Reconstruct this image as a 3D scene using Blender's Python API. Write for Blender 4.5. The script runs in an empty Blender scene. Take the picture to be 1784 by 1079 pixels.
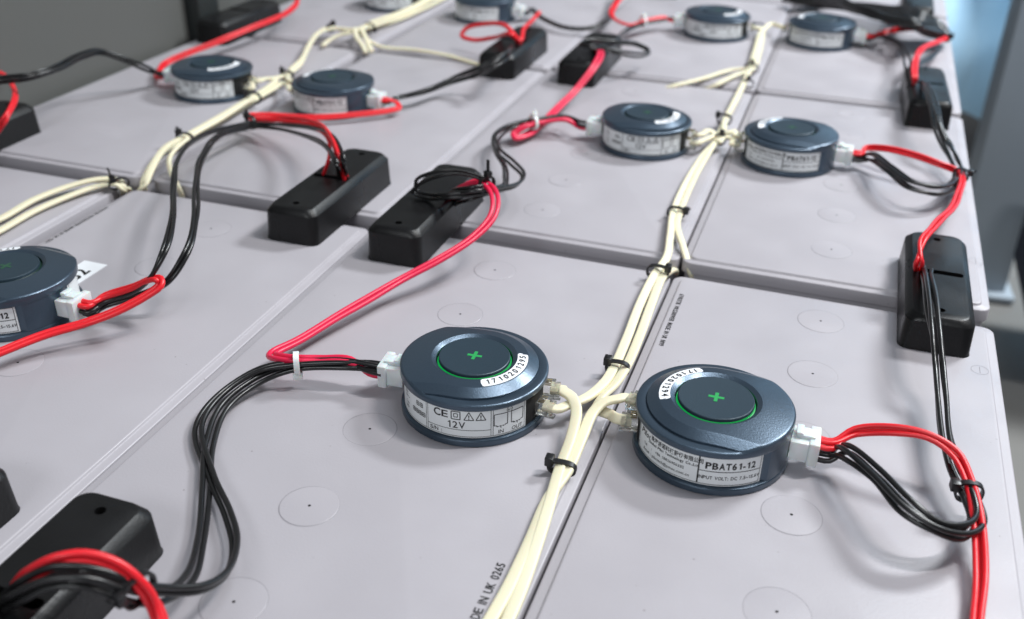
import bpy, bmesh, math, random
from mathutils import Vector, Matrix
random.seed(7)
S = bpy.context.scene
C = S.collection
MM = 0.001
R = math.radians
# ------------------------------------------------------------------ camera
CAMH = 263.23
PIT, YAW, ROL, FPX = R(29.5925), R(18.3417), R(-1.18873), 1754.08
CX, CY = 892.0, 539.5
cy_, sy_ = math.cos(YAW), math.sin(YAW)
right = Vector((cy_, sy_, 0)); fwh = Vector((-sy_, cy_, 0)); upz = Vector((0, 0, 1))
fwd = fwh*math.cos(PIT) - upz*math.sin(PIT)
upv = fwh*math.sin(PIT) + upz*math.cos(PIT)
Xc = right*math.cos(ROL) - upv*math.sin(ROL)
Yc = right*math.sin(ROL) + upv*math.cos(ROL)
cam_d = bpy.data.cameras.new('camera'); cam = bpy.data.objects.new('camera', cam_d); C.objects.link(cam)
m = Matrix((Xc, Yc, -fwd)).transposed().to_4x4(); m.translation = Vector((0, 0, CAMH*MM)); cam.matrix_world = m
cam_d.sensor_width = 36; cam_d.lens = FPX/1784*36
cam_d.clip_start = 0.01; cam_d.clip_end = 60
cam_d.shift_y = 0
cam_d.dof.use_dof = True; cam_d.dof.focus_distance = 0.45; cam_d.dof.aperture_fstop = 8.6
S.camera = cam
def K(px, py, z=0.0):
    """world point (mm) seen at photo pixel px,py at height z mm above the battery tops"""
    d = Xc*((px-CX)/FPX) + Yc*(-(py-CY)/FPX) + fwd
    t = (z-CAMH)/d.z
    return Vector((d.x*t, d.y*t, z))
# ------------------------------------------------------------------ light
W = bpy.data.worlds.new('World'); S.world = W; W.use_nodes = True
W.node_tree.nodes['Background'].inputs[0].default_value = (0.86, 0.90, 1.0, 1)
W.node_tree.nodes['Background'].inputs[1].default_value = 0.17
def area(name, loc, target, sx, sy, power, col=(1, 1, 1)):
    l = bpy.data.lights.new(name, 'AREA'); l.shape = 'RECTANGLE'; l.size = sx; l.size_y = sy; l.energy = power; l.color = col
    o = bpy.data.objects.new(name, l); C.objects.link(o); o.location = loc
    d = Vector(target)-Vector(loc); o.rotation_euler = d.to_track_quat('-Z', 'Y').to_euler()
    return o
area('tube_lamp', (0.60, 0.66, 1.40), (0.0, 0.45, 0), 0.06, 0.30, 15.5, (1.0, 0.985, 0.97))
area('ceiling_lamp', (0.22, 0.60, 1.6), (0.0, 0.5, 0), 0.45, 0.55, 8.0, (0.86, 0.94, 1.0))
area('front_lamp', (-0.25, -1.0, 1.05), (0.0, 0.5, 0), 0.9, 0.35, 9, (0.93, 0.97, 1.0))
area('background_fill', (1.1, 2.0, 1.8), (0.7, 2.6, 0), 0.6, 0.6, 110, (0.92, 0.97, 1.0))  # added fill that brightens the cloth and post, not a known fixture
S.view_settings.view_transform = 'Standard'; S.view_settings.look = 'None'
S.view_settings.exposure = -0.02; S.view_settings.gamma = 1
S.render.engine = 'CYCLES'
S.cycles.max_bounces = 8
# ------------------------------------------------------------------ materials
MATS = {}
def mat(name, col, rough=.5, metal=0.0, noise=0.0, nscale=60, bump=0.0, bscale=400, trans=0.0, sss=0.0, emit=None, estr=0, coat=0.0, spec=.5, alpha=1, rvar=0.0, dust=0.0):
    if name in MATS: return MATS[name]
    mt = bpy.data.materials.new(name); mt.use_nodes = True; nt = mt.node_tree; N = nt.nodes; L = nt.links
    b = N['Principled BSDF']; b.inputs['Base Color'].default_value = (*col, 1)
    b.inputs['Roughness'].default_value = rough; b.inputs['Metallic'].default_value = metal
    b.inputs['Specular IOR Level'].default_value = spec
    if trans: b.inputs['Transmission Weight'].default_value = trans
    if sss:
        b.inputs['Subsurface Weight'].default_value = sss; b.inputs['Subsurface Scale'].default_value = .004
    if coat: b.inputs['Coat Weight'].default_value = coat; b.inputs['Coat Roughness'].default_value = .25
    if emit: b.inputs['Emission Color'].default_value = (*emit, 1); b.inputs['Emission Strength'].default_value = estr
    tc = N.new('ShaderNodeTexCoord')
    def noi(sc, det=3):
        n = N.new('ShaderNodeTexNoise'); n.inputs['Scale'].default_value = sc; n.inputs['Detail'].default_value = det
        L.new(tc.outputs['Object'], n.inputs['Vector']); return n
    if noise:
        n = noi(nscale, 4); r = N.new('ShaderNodeMix'); r.data_type = 'RGBA'
        r.inputs[6].default_value = (*[c*(1-noise) for c in col], 1); r.inputs[7].default_value = (*[min(1, c*(1+noise)) for c in col], 1)
        L.new(n.outputs['Fac'], r.inputs[0]); src = r.outputs[2]
        if dust:
            v = N.new('ShaderNodeTexVoronoi'); v.inputs['Scale'].default_value = 130; v.inputs['Randomness'].default_value = 1.0; L.new(tc.outputs['Object'], v.inputs['Vector'])
            n2 = noi(31, 1)
            mr = N.new('ShaderNodeMapRange'); mr.inputs[1].default_value = .045; mr.inputs[2].default_value = .07; mr.inputs[3].default_value = 1; mr.inputs[4].default_value = 0
            L.new(v.outputs['Distance'], mr.inputs[0])
            gt = N.new('ShaderNodeMapRange'); gt.inputs[1].default_value = .54; gt.inputs[2].default_value = .62
            L.new(n2.outputs['Fac'], gt.inputs[0])
            mu = N.new('ShaderNodeMath'); mu.operation = 'MULTIPLY'; L.new(mr.outputs[0], mu.inputs[0]); L.new(gt.outputs[0], mu.inputs[1])
            mu2 = N.new('ShaderNodeMath'); mu2.operation = 'MULTIPLY'; L.new(mu.outputs[0], mu2.inputs[0]); mu2.inputs[1].default_value = dust
            r2 = N.new('ShaderNodeMix'); r2.data_type = 'RGBA'; L.new(mu2.outputs[0], r2.inputs[0]); L.new(src, r2.inputs[6]); r2.inputs[7].default_value = (.12, .10, .09, 1)
            src = r2.outputs[2]
        L.new(src, b.inputs['Base Color'])
    if rvar:
        n = noi(22, 5); mr = N.new('ShaderNodeMapRange'); mr.inputs[1].default_value = .3; mr.inputs[2].default_value = .7
        mr.inputs[3].default_value = rough-rvar; mr.inputs[4].default_value = rough+rvar
        L.new(n.outputs['Fac'], mr.inputs[0]); L.new(mr.outputs[0], b.inputs['Roughness'])
    if bump:
        n = noi(bscale, 2); bp = N.new('ShaderNodeBump'); bp.inputs['Strength'].default_value = bump; bp.inputs['Distance'].default_value = .0002
        L.new(n.outputs['Fac'], bp.inputs['Height']); L.new(bp.outputs[0], b.inputs['Normal'])
    MATS[name] = mt; return mt
M_bat = mat('grey battery plastic', (.374, .356, .382), .42, noise=.075, nscale=11, bump=.25, bscale=900, rvar=.12, dust=.55)
M_batw = mat('grey battery case wall', (.36, .345, .37), .5, noise=.04, nscale=12, bump=.2)
M_ring = mat('groove shade grey', (.25, .24, .26), .6)  # grey that paints the shade of grooves and relief not cut in
M_blue = mat('slate blue satin plastic', (.052, .080, .114), .32, metal=.6, noise=.12, nscale=1600, bump=.35, bscale=1500, coat=.3)
M_bluebtn = mat('dark slate button plastic', (.024, .044, .062), .42, metal=.25, noise=.08, nscale=1600, bump=.3, bscale=1500)
M_black = mat('black abs plastic', (.0055, .0055, .006), .34, spec=.32, noise=.45, nscale=45, bump=.45, bscale=1100, rvar=.12)
M_pit = mat('recess shade black', (.003, .003, .003), .8)  # near-black colour painting the shade inside holes, ports and slots
M_bw = mat('black wire sheath', (.006, .006, .0065), .33, noise=.4, nscale=150, rvar=.08, bump=.35, bscale=500, coat=.2)
M_rw = mat('red wire sheath', (.72, .012, .022), .36, noise=.08, nscale=120, bump=.25, bscale=500, sss=.1)
M_glowoff = mat('unlit green ring', (.008, .03, .02), .4, emit=(.0, .5, .12), estr=.02)
M_plusoff = mat('dim green plus', (.02, .07, .04), .4, emit=(.0, .5, .1), estr=.015)
M_rw2 = mat('crimson wire sheath', (.68, .014, .065), .36, noise=.08, nscale=120, bump=.25, bscale=500, sss=.1)
M_cream = mat('cream pvc sheath', (.74, .69, .50), .45, noise=.03, nscale=60, bump=.15, bscale=400, sss=.1)
M_nylon = mat('translucent white nylon', (.88, .91, .91), .30, trans=.30, sss=.3)
M_clear = mat('clear plug plastic', (.92, .92, .88), .08, trans=.9, spec=.6)
M_gold = mat('contact metal', (.45, .36, .20), .3, metal=1)
M_label = mat('white label film', (.76, .79, .80), .35, noise=.02, nscale=100)
M_label2 = mat('bright white paper', (.78, .80, .83), .5, noise=.02, nscale=100)
M_ink = mat('black ink', (.006, .006, .007), .5)
M_glow = mat('lit green ring', (.01, .16, .05), .4, emit=(.0, .8, .13), estr=.34)
M_plus = mat('lit green plus', (.02, .25, .07), .4, emit=(.01, .5, .09), estr=.16)
M_tie = mat('black nylon tie', (.009, .009, .010), .35)
M_tiew = mat('white nylon tie', (.75, .77, .76), .35, sss=.3)
M_wall = mat('grey green rack panel', (.098, .100, .094), .6, noise=.08, nscale=4, bump=.2)
M_wall2 = mat('dark rack post', (.02, .024, .024), .55, noise=.1, nscale=20)
M_post = mat('blue grey painted steel', (.34, .39, .44), .5, noise=.05, nscale=5)
M_cloth = mat('light blue cloth', (.46, .68, .88), .85, noise=.22, nscale=4, bump=.4, bscale=60)
M_navy = mat('navy fabric', (.010, .018, .045), .8, noise=.2, nscale=8)
M_floor = mat('brown grey floor', (.17, .165, .155), .6, noise=.15, nscale=3, bump=.1)
# ------------------------------------------------------------------ helpers
def new_obj(name, bm, mats, parent=None, smooth=True, loc=None, auto=35):
    me = bpy.data.meshes.new(name)
    bm.to_mesh(me); bm.free()
    for x in (mats if isinstance(mats, (list, tuple)) else [mats]): me.materials.append(x)
    if smooth:
        me.polygons.foreach_set('use_smooth', [True]*len(me.polygons))
        try: me.set_sharp_from_angle(angle=R(auto))
        except Exception: pass
    o = bpy.data.objects.new(name, me); C.objects.link(o)
    if parent: o.parent = parent
    if loc is not None: o.location = Vector(loc)*MM
    return o
def tag(o, label, cat, group=None, kind=None):
    if label: o['label'] = label
    if cat: o['category'] = cat
    if group: o['group'] = group
    if kind: o['kind'] = kind
    return o
def thing(name, label, cat, loc=(0, 0, 0), rz=0, group=None):
    o = bpy.data.objects.new(name, None); C.objects.link(o); o.location = Vector(loc)*MM; o.rotation_euler = (0, 0, rz)
    o.empty_display_size = .01
    return tag(o, label, cat, group)
def box(bm, c, s, mi=0, bev=0.0, rot=None):
    """box centre c, size s in mm"""
    r = bmesh.ops.create_cube(bm, size=1)
    vs = r['verts']
    for v in vs:
        v.co = Vector((v.co.x*s[0], v.co.y*s[1], v.co.z*s[2]))
    if bev:
        es = list({e for v in vs for e in v.link_edges})
        rr = bmesh.ops.bevel(bm, geom=es, offset=bev, segments=2, affect='EDGES', profile=.5)
        vs = list({v for f in rr['faces'] for v in f.verts} | {v for v in vs if v.is_valid})
        # collect connected
        st = list(vs); seen = set(vs)
        while st:
            v = st.pop()
            for e in v.link_edges:
                w = e.other_vert(v)
                if w not in seen: seen.add(w); st.append(w)
        vs = list(seen)
    T = Matrix.Translation(Vector(c))
    if rot is not None: T = T @ rot.to_4x4()
    for v in vs: v.co = (T @ v.co)*MM
    for f in {f for v in vs for f in v.link_faces}: f.material_index = mi
    return vs
def catmull(pts, step=1.5):
    P = [Vector(p) for p in pts]
    if len(P) < 3:
        n = max(2, int((P[1]-P[0]).length/step)); return [P[0].lerp(P[1], i/n) for i in range(n+1)]
    P = [P[0]*2-P[1]]+P+[P[-1]*2-P[-2]]
    out = []
    for i in range(1, len(P)-2):
        p0, p1, p2, p3 = P[i-1:i+3]
        n = max(3, int((p2-p1).length/step))
        t0 = 0; t1 = max((p1-p0).length**.5, 1e-3); t2 = t1+max((p2-p1).length**.5, 1e-3); t3 = t2+max((p3-p2).length**.5, 1e-3)
        for k in range(n):
            t = t1+(t2-t1)*k/n
            A1 = p0*((t1-t)/(t1-t0))+p1*((t-t0)/(t1-t0)); A2 = p1*((t2-t)/(t2-t1))+p2*((t-t1)/(t2-t1)); A3 = p2*((t3-t)/(t3-t2))+p3*((t-t2)/(t3-t2))
            B1 = A1*((t2-t)/(t2-t0))+A2*((t-t0)/(t2-t0)); B2 = A2*((t3-t)/(t3-t1))+A3*((t-t1)/(t3-t1))
            out.append(B1*((t2-t)/(t2-t1))+B2*((t-t1)/(t2-t1)))
    out.append(P[-2]); return out
def sweep(bm, path, prof, rolls=None, cap=True):
    """sweep closed profile [(side,up)] along path; frame keeps 'up' near vertical"""
    n = len(path); rings = []; side_prev = None
    for i, p in enumerate(path):
        t = (path[min(i+1, n-1)]-path[max(i-1, 0)])
        if t.length < 1e-6: t = Vector((0, 1, 0))
        t.normalize()
        s = t.cross(Vector((0, 0, 1)))
        if side_prev is None:
            if s.length < .15: s = Vector((1, 0, 0))
        else:
            w = min(1, max(0, (s.length-.15)/.4))
            if s.length > 1e-4: s.normalize()
            if s.dot(side_prev) < 0 and w < 1: s = side_prev
            s = side_prev*(1-w*.6)+s*(w*.6) if s.dot(side_prev) > -.2 else side_prev
        s = s-t*s.dot(t); s.normalize(); side_prev = s
        u = s.cross(t)
        if rolls: 
            a = rolls[i]; s2 = s*math.cos(a)+u*math.sin(a); u2 = u*math.cos(a)-s*math.sin(a)
        else: s2, u2 = s, u
        rings.append([bm.verts.new((p+s2*a_+u2*b_)*MM) for a_, b_ in prof])
    k = len(prof)
    for a, b in zip(rings, rings[1:]):
        for j in range(k):
            bm.faces.new((a[j], a[(j+1) % k], b[(j+1) % k], b[j]))
    if cap:
        bm.faces.new(rings[0]); bm.faces.new(list(reversed(rings[-1])))
    return rings
def circ(r, n=12): return [(r*math.cos(2*math.pi*i/n), r*math.sin(2*math.pi*i/n)) for i in range(n)]
def sup(w, h, n=20, e=.45):
    out = []
    for i in range(n):
        a = 2*math.pi*i/n; c, s = math.cos(a), math.sin(a)
        out.append((w/2*math.copysign(abs(c)**e, c), h/2*math.copysign(abs(s)**.8, s)))
    return out
def to3(pts):
    return [K(*p) if len(p) == 3 else Vector(p[1:]) for p in pts]   # ('w',x,y,z) is a world point
def wire(parent, name, material, pts, r=1.15, off=(0, 0), jit=0.0, seed=0, twist=0.0):
    """one round wire along pts, shifted sideways / up by off inside its bundle"""
    path = catmull(to3(pts), 2.2); n = len(path); rnd = random.Random(seed)
    ph = rnd.random()*6.28; f1 = rnd.uniform(.025, .05); out = []; L = 0
    for i, p in enumerate(path):
        t = path[min(i+1, n-1)]-path[max(i-1, 0)]
        s = t.cross(Vector((0, 0, 1)))
        s = s.normalized() if s.length > .3*t.length else Vector((1, 0, 0))
        u = s.cross(t.normalized())
        if i: L += (p-path[i-1]).length
        a = twist*L; ox = off[0]*math.cos(a)-off[1]*math.sin(a); oz = off[0]*math.sin(a)+off[1]*math.cos(a)
        env = min(1, i/6, (n-1-i)/6)
        q = p+s*(ox+jit*env*math.sin(f1*L*2+ph))+u*(oz+jit*.5*env*math.sin(f1*L*3+ph*2))
        out.append(q)
    bm = bmesh.new(); sweep(bm, out, circ(r, 12))
    return new_obj(name, bm, material, parent, auto=60)
def bundle(parent, name, material, pts, n, r=1.15, jit=.5, seed=0, twist=.012, gap=1.0):
    offs = {1: [(0, 0)], 2: [(-r*gap, 0), (r*gap, 0)], 3: [(-r*gap, -r*.55), (r*gap, -r*.55), (0, r*1.15)], 4: [(-r, -r), (r, -r), (r, r), (-r, r)]}[n]
    for i, o in enumerate(offs): wire(parent, name, material, pts, r, o, jit, seed*10+i, twist)
def flat(parent, name, pts, w=5.6, h=2.5, rolls=None, shift=0.0):
    w *= .9
    path = catmull(to3(pts), 2.5)
    if rolls:
        n = len(path); k = len(rolls); rr = []
        for i in range(n):
            t = i/(n-1)*(k-1); a = min(int(t), k-2); rr.append(R(rolls[a]*(1-(t-a))+rolls[a+1]*(t-a)))
    else: rr = None
    bm = bmesh.new(); sweep(bm, path, sup(w, h), rr)
    return new_obj(name, bm, M_cream, parent, auto=60)
def text_mesh(s, size, bold=0.0, align='CENTER', shear=0.0, sp=1.0):
    c = bpy.data.curves.new('t', 'FONT'); c.body = s; c.size = size; c.align_x = align; c.offset = bold; c.shear = shear; c.space_character = sp
    c.resolution_u = 3
    o = bpy.data.objects.new('t', c); C.objects.link(o)
    bpy.context.view_layer.update()
    me = o.to_mesh(); vs = [v.co.copy() for v in me.vertices]; fs = [tuple(p.vertices) for p in me.polygons]
    o.to_mesh_clear(); bpy.data.objects.remove(o); bpy.data.curves.remove(c)
    return vs, fs
HW = dict(zip('ABCDEFGHIJKLMNOPQRSTUVWXYZ', (667,667,722,722,667,611,778,722,278,500,667,556,833,722,778,667,778,722,667,611,722,667,944,667,667,611)))
HW.update(dict(zip('abcdefghijklmnopqrstuvwxyz', (556,556,500,556,556,278,556,556,222,222,500,222,833,556,556,556,556,333,500,278,556,500,722,500,500,500))))
HW.update({c: 556 for c in '0123456789'}); HW.update({'-': 333, '.': 278, ':': 278, ' ': 430, '~': 584, '/': 278, '@': 1015, '+': 584, ',': 278, '!': 278})
GC = {}
def glyph(ch, bold):
    k = (ch, round(bold, 3))
    if k not in GC: GC[k] = text_mesh(ch, 1.0, bold, 'LEFT')
    return GC[k]
def sans(s, size, bold=0.0, align='CENTER', shear=0.0, tr=1.0):
    """lay the built-in glyphs out on grotesque letter widths; the 1 gets its flag"""
    x = 0; V = []; F = []
    for ch in s:
        w = HW.get(ch, 600)/1000; b = bold/size
        if ch == '1':
            t = .045+b*1.1; h = .70
            pts = [(.36-t, 0), (.36+t, 0), (.36+t, h), (.36-t*.5, h), (.15, h-.15), (.15, h-.15-t*1.3), (.36-t, h-.08-t*1.2)]
            V0 = len(V); V += [Vector((x+px, py, 0)) for px, py in pts]; F += [(V0, V0+1, V0+6), (V0+1, V0+2, V0+6), (V0+2, V0+3, V0+6), (V0+3, V0+4, V0+6), (V0+4, V0+5, V0+6)]
        elif ch != ' ':
            vs, fs = glyph(ch, b)
            lo = min(v.x for v in vs); hi = max(v.x for v in vs); gw = hi-lo
            tw = gw if ch in 'Iilj.:!,/1' else w*(.90 if ch.isupper() else .84)
            V0 = len(V); V += [Vector((x+(w-tw)/2+(v.x-lo)*tw/gw, v.y, 0)) for v in vs]; F += [tuple(i+V0 for i in f) for f in fs]
        x += w*tr
    ox = {'CENTER': -x/2, 'LEFT': 0, 'RIGHT': -x}[align]
    V = [Vector(((v.x+ox+v.y*shear)*size, v.y*size, 0)) for v in V]
    return V, F
def add_mapped(bm, vs, fs, fn, sub=0):
    nv = [bm.verts.new(fn(v)*MM) for v in vs]
    for f in fs:
        try: bm.faces.new([nv[i] for i in f])
        except ValueError: pass
def quad(bm, pts):
    return bm.faces.new([bm.verts.new(p) for p in pts])
GA = [0.0]
def cyl_line(bm, Rr, a0, z0, a1, z1, th):
    """thin printed strip on a cylinder, angles in degrees, from (a0,z0) to (a1,z1), thickness th mm"""
    a0 += GA[0]; a1 += GA[0]; z0 = 4.6+(z0-5)*1.06; z1 = 4.6+(z1-5)*1.06
    n = max(1, int(abs(a1-a0)/2)); dx = (a1-a0)*math.pi/180*Rr; dz = z1-z0; L = math.hypot(dx, dz) or 1
    th = th*1.45; nx, nz = -dz/L*th/2, dx/L*th/2
    prev = None
    for i in range(n+1):
        t = i/n; a = R(a0+(a1-a0)*t); z = z0+dz*t
        pr = []
        for sgn in (1, -1):
            aa = a+sgn*nx/Rr
            pr.append(bm.verts.new(Vector((Rr*math.cos(aa), Rr*math.sin(aa), z+sgn*nz))*MM))
        if prev: bm.faces.new((prev[0], pr[0], pr[1], prev[1]))
        prev = pr
def cyl_rect(bm, Rr, a0, a1, z0, z1, th):
    cyl_line(bm, Rr, a0, z0, a1, z0, th); cyl_line(bm, Rr, a0, z1, a1, z1, th)
    cyl_line(bm, Rr, a0, z0, a0, z1, th); cyl_line(bm, Rr, a1, z0, a1, z1, th)
def cyl_text(bm, s, size, ang, z, Rr, bold=0.0, align='CENTER', shear=0.0, sp=1.0, sx=1.0):
    ang += GA[0]; z = 4.6+(z-5)*1.06; size *= 1.05
    vs, fs = (text_mesh(s, size, bold, align, shear, sp) if ord(s[0]) > 255 else sans(s, size, bold, align, shear, sp))
    add_mapped(bm, vs, fs, lambda v: Vector((Rr*math.cos(R(ang)+v.x*sx/Rr), Rr*math.sin(R(ang)+v.x*sx/Rr), z+v.y)))
def rrect(x0, x1, y0, y1, r, n=6):
    out = []
    for (cx, cy, a) in ((x1-r, y1-r, 0), (x0+r, y1-r, 90), (x0+r, y0+r, 180), (x1-r, y0+r, 270)):
        for i in range(n+1):
            t = R(a+90*i/n); out.append((cx+r*math.cos(t), cy+r*math.sin(t)))
    return out
def loft(bm, loops, cap_top=True, cap_bot=False):
    rs = [[bm.verts.new(Vector(p)*MM) for p in l] for l in loops]
    k = len(rs[0])
    for a, b in zip(rs, rs[1:]):
        for j in range(k): bm.faces.new((a[j], a[(j+1) % k], b[(j+1) % k], b[j]))
    if cap_top: bm.faces.new(rs[-1])
    if cap_bot: bm.faces.new(list(reversed(rs[0])))
    return rs
# ------------------------------------------------------------------ setting
bm = bmesh.new(); quad(bm, [(-3, -1.5, -.62), (3, -1.5, -.62), (3, 6, -.62), (-3, 6, -.62)])
tag(new_obj('floor', bm, M_floor, smooth=False), 'brown grey floor far below the battery rack', None, kind='structure')
t = thing('rack_side_panel', 'grey green metal side panel of the rack standing behind the left batteries', 'rack panel')
bm = bmesh.new(); box(bm, (-622, 330, 190), (4, 1020, 780)); new_obj('front_panel', bm, M_wall, t, smooth=False)
bm = bmesh.new(); box(bm, (-622, 1330, 190), (4, 900, 780)); new_obj('rear_panel', bm, M_wall, t, smooth=False)
bm = bmesh.new(); box(bm, (-617, 860, 190), (22, 34, 780), bev=1.5); new_obj('upright', bm, M_wall2, t)
bm = bmesh.new(); box(bm, (-340, 620, -232), (640, 1640, 14), bev=2); box(bm, (50, 620, -232), (100, 1640, 14), bev=2)
bm.free(); bm = bmesh.new(); box(bm, (-260, 620, -232), (730, 1640, 14), bev=2)
tag(new_obj('rack_shelf', bm, M_wall2), 'dark steel shelf that carries the grey batteries', 'shelf')
# battery columns (x0,x1) and rows (y0,y1)
COLS = {'outer_left': (-613, -443), 'left': (-433.5, -260.2), 'middle': (-259.6, -74.2), 'right': (-72.6, 96)}
ROWS = [(-209, 143), (158, 513), (531.5, 875), (885, 1235), (1246, 1600)]
ROWSL = [(-209, 138), (153, 506.5), (523.5, 868), (877, 1230), (1240, 1600)]
batmesh = {}
def battery_mesh(w, l):
    key = (round(w), round(l))
    bm = bmesh.new()
    def lp(ins, z, r): return [(x, y, z) for x, y in rrect(ins, w-ins, ins, l-ins, r)]
    loft(bm, [lp(.5, -9, 6), lp(0, -8.6, 6), lp(0, -2.2, 6), lp(.2, -1.75, 5.8), lp(.7, -1.53, 5.4), lp(4.0, -1.5, 4.6), lp(4.25, -1.35, 4.4), lp(4.45, -.5, 4.2), lp(4.8, -.12, 4), lp(5.5, 0, 3.6)])
    for f in bm.faces: f.material_index = 0
    return bm
def vent(parent, x, y):
    bm = bmesh.new(); n = 56
    # disc 0.12 mm proud in a flat ring whose grey paints a groove's shade
    def ring(r, z): return [(r*math.cos(2*math.pi*i/n), r*math.sin(2*math.pi*i/n), z) for i in range(n)]
    loft(bm, [ring(11.95, .03), ring(11.72, .06)], cap_top=False)
    for f in bm.faces: f.material_index = 1
    loft(bm, [ring(11.7, .03), ring(11.55, .13), ring(11.2, .16)])
    nf = len(bm.faces)
    k = [bm.verts.new(Vector((.62*math.cos(a*.524), .62*math.sin(a*.524), .2))*MM) for a in range(12)]
    f = bm.faces.new(k); f.material_index = 2  # flat dot, its black paints the shade of a hole
    return new_obj('vent_disc', bm, [M_bat, M_ring, M_pit], parent, loc=(x, y, 0), auto=20)
vent0 = None
def battery(col, row, label, cat='battery', text=None, vstart=None, marks=True):
    global vent0
    x0, x1 = COLS[col]; y0, y1 = (ROWS if col in ('middle', 'right') else ROWSL)[row]
    t = thing('battery', label, cat, (x0, y0, 0), 0, 'grey batteries in the rack')
    w, l = x1-x0, y1-y0
    new_obj('lid', battery_mesh(w, l), M_bat, t, auto=50)
    bm = bmesh.new(); loft(bm, [[(x, y, -222) for x, y in rrect(2, w-2, 2, l-2, 6)], [(x, y, -8.6) for x, y in rrect(1.6, w-1.6, 1.6, l-1.6, 6)]])
    new_obj('case', bm, M_batw, t)
    if vstart is not None:
        xc = {'middle': -169.6, 'right': 9.7, 'left': -349.5, 'outer_left': -528}[col]-x0
        for i in range(6):
            yy = vstart-53.7*i-y0
            if yy < 14: continue
            if vent0 is None: vent0 = vent(t, xc, yy)
            else:
                c = vent0.copy(); C.objects.link(c); c.parent = t; c.location = Vector((xc, yy, 0))*MM
                c.rotation_euler = (random.uniform(-.005, .005), random.uniform(-.005, .005), random.uniform(0, 6))
    if text:
        s, tx, ty, size, flip = text
        vs, fs = sans(s, size, size*.02, 'LEFT' if flip else 'RIGHT', 0, 1.0)
        bm = bmesh.new()
        if flip: add_mapped(bm, vs, fs, lambda v: Vector((tx-x0+v.y, ty-y0-v.x*.8, .12)))
        else: add_mapped(bm, vs, fs, lambda v: Vector((tx-x0-v.y, ty-y0+v.x*.84, .12)))
        new_obj('printed_code', bm, M_ink, t, smooth=False)
    return t
battery('right', 1, 'grey battery in the front right corner carrying the puck numbered 1710201294', vstart=485.6, text=('6790373E WRS300WER MADE IN UK 0099', -65.4, 489, 3.5, True))
battery('middle', 1, 'grey front centre battery printed MADE IN UK 0265 under the puck numbered 1710201295', vstart=479.2, text=('6790373E WRS300WER MADE IN UK 0265', -86.6, 260.5, 4.7, False))
battery('left', 1, 'grey battery at front left with a white 62 sticker beside its puck', vstart=469, text=('6790373E WRS300WER MADE IN UK 0201', -429.5, 473.5, 3.4, True))
battery('outer_left', 1, 'grey battery at the far left edge under the pair of cream cables', vstart=None)
battery('right', 2, 'grey battery second from front at the right edge, under the smaller puck reading PBAT61-12', vstart=845)
battery('middle', 2, 'grey battery in the second row under the puck left of the cream cable knot', vstart=838)
battery('left', 2, 'grey battery in the second row under the puck with long red wires in front', vstart=None)
battery('outer_left', 2, 'grey battery in the second row next to the rack side panel', vstart=None)
battery('right', 3, 'grey battery in the third row at the right edge, under a blurred puck')
battery('middle', 3, 'grey battery in the third row, second from the right edge')
battery('left', 3, 'grey battery in the third row with a loose red wire loop')
battery('outer_left', 3, 'grey battery in the third row next to the dark upright of the rack')
battery('right', 4, 'grey battery in the farthest row at the right, under the black cable mass')
battery('middle', 4, 'grey battery in the farthest row, second from the right edge')
battery('left', 0, 'nearest grey battery, only its far end beneath the leftmost black cover'); battery('middle', 0, 'nearest grey battery beneath the large black cover at bottom left'); battery('right', 0, 'nearest grey battery beyond the bottom right edge')
# polarity marks moulded near the right edge, relief painted as flat grey lines
for px, py, o in ((1707, 645, 'right front'), (1700, 455, 'right second')):
    p = K(px, py, 0); bat = [b for b in C.objects if b.name.startswith('battery') and abs(b.location.x*1000-COLS['right'][0]) < 1 and abs(b.location.y*1000-ROWS[1 if py > 600 else 2][0]) < 1][0]
    bm = bmesh.new(); n = 40
    for i in range(n):
        a0, a1 = 2*math.pi*i/n, 2*math.pi*(i+1)/n
        quad(bm, [Vector((r_*math.cos(a), r_*math.sin(a), .08))*MM for r_, a in ((3.9, a0), (4.15, a0), (4.15, a1), (3.9, a1))])
    quad(bm, [Vector(q)*MM for q in ((-.18, -3, .09), (.18, -3, .09), (.18, 3, .09), (-.18, 3, .09))])
    q = new_obj('polarity_mark', bm, M_ring, bat, smooth=False); q.location = (p*MM)-bat.location
# sticker 62
p = K(160, 460, 0)
t = thing('number_sticker', 'small white paper sticker printed 62, half hidden behind the leftmost puck', 'sticker', (-384, 389, 0), 0)
bm = bmesh.new(); box(bm, (0, 0, .1), (15.5, 36, .18)); new_obj('paper', bm, M_label2, t, smooth=False)
vs, fs = sans('62', 12.0, .3, 'CENTER'); bm = bmesh.new()
add_mapped(bm, vs, fs, lambda v: Vector((4.2-v.y, 2.5+v.x, .24)))
new_obj('printed_number', bm, M_ink, t, smooth=False)
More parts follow.
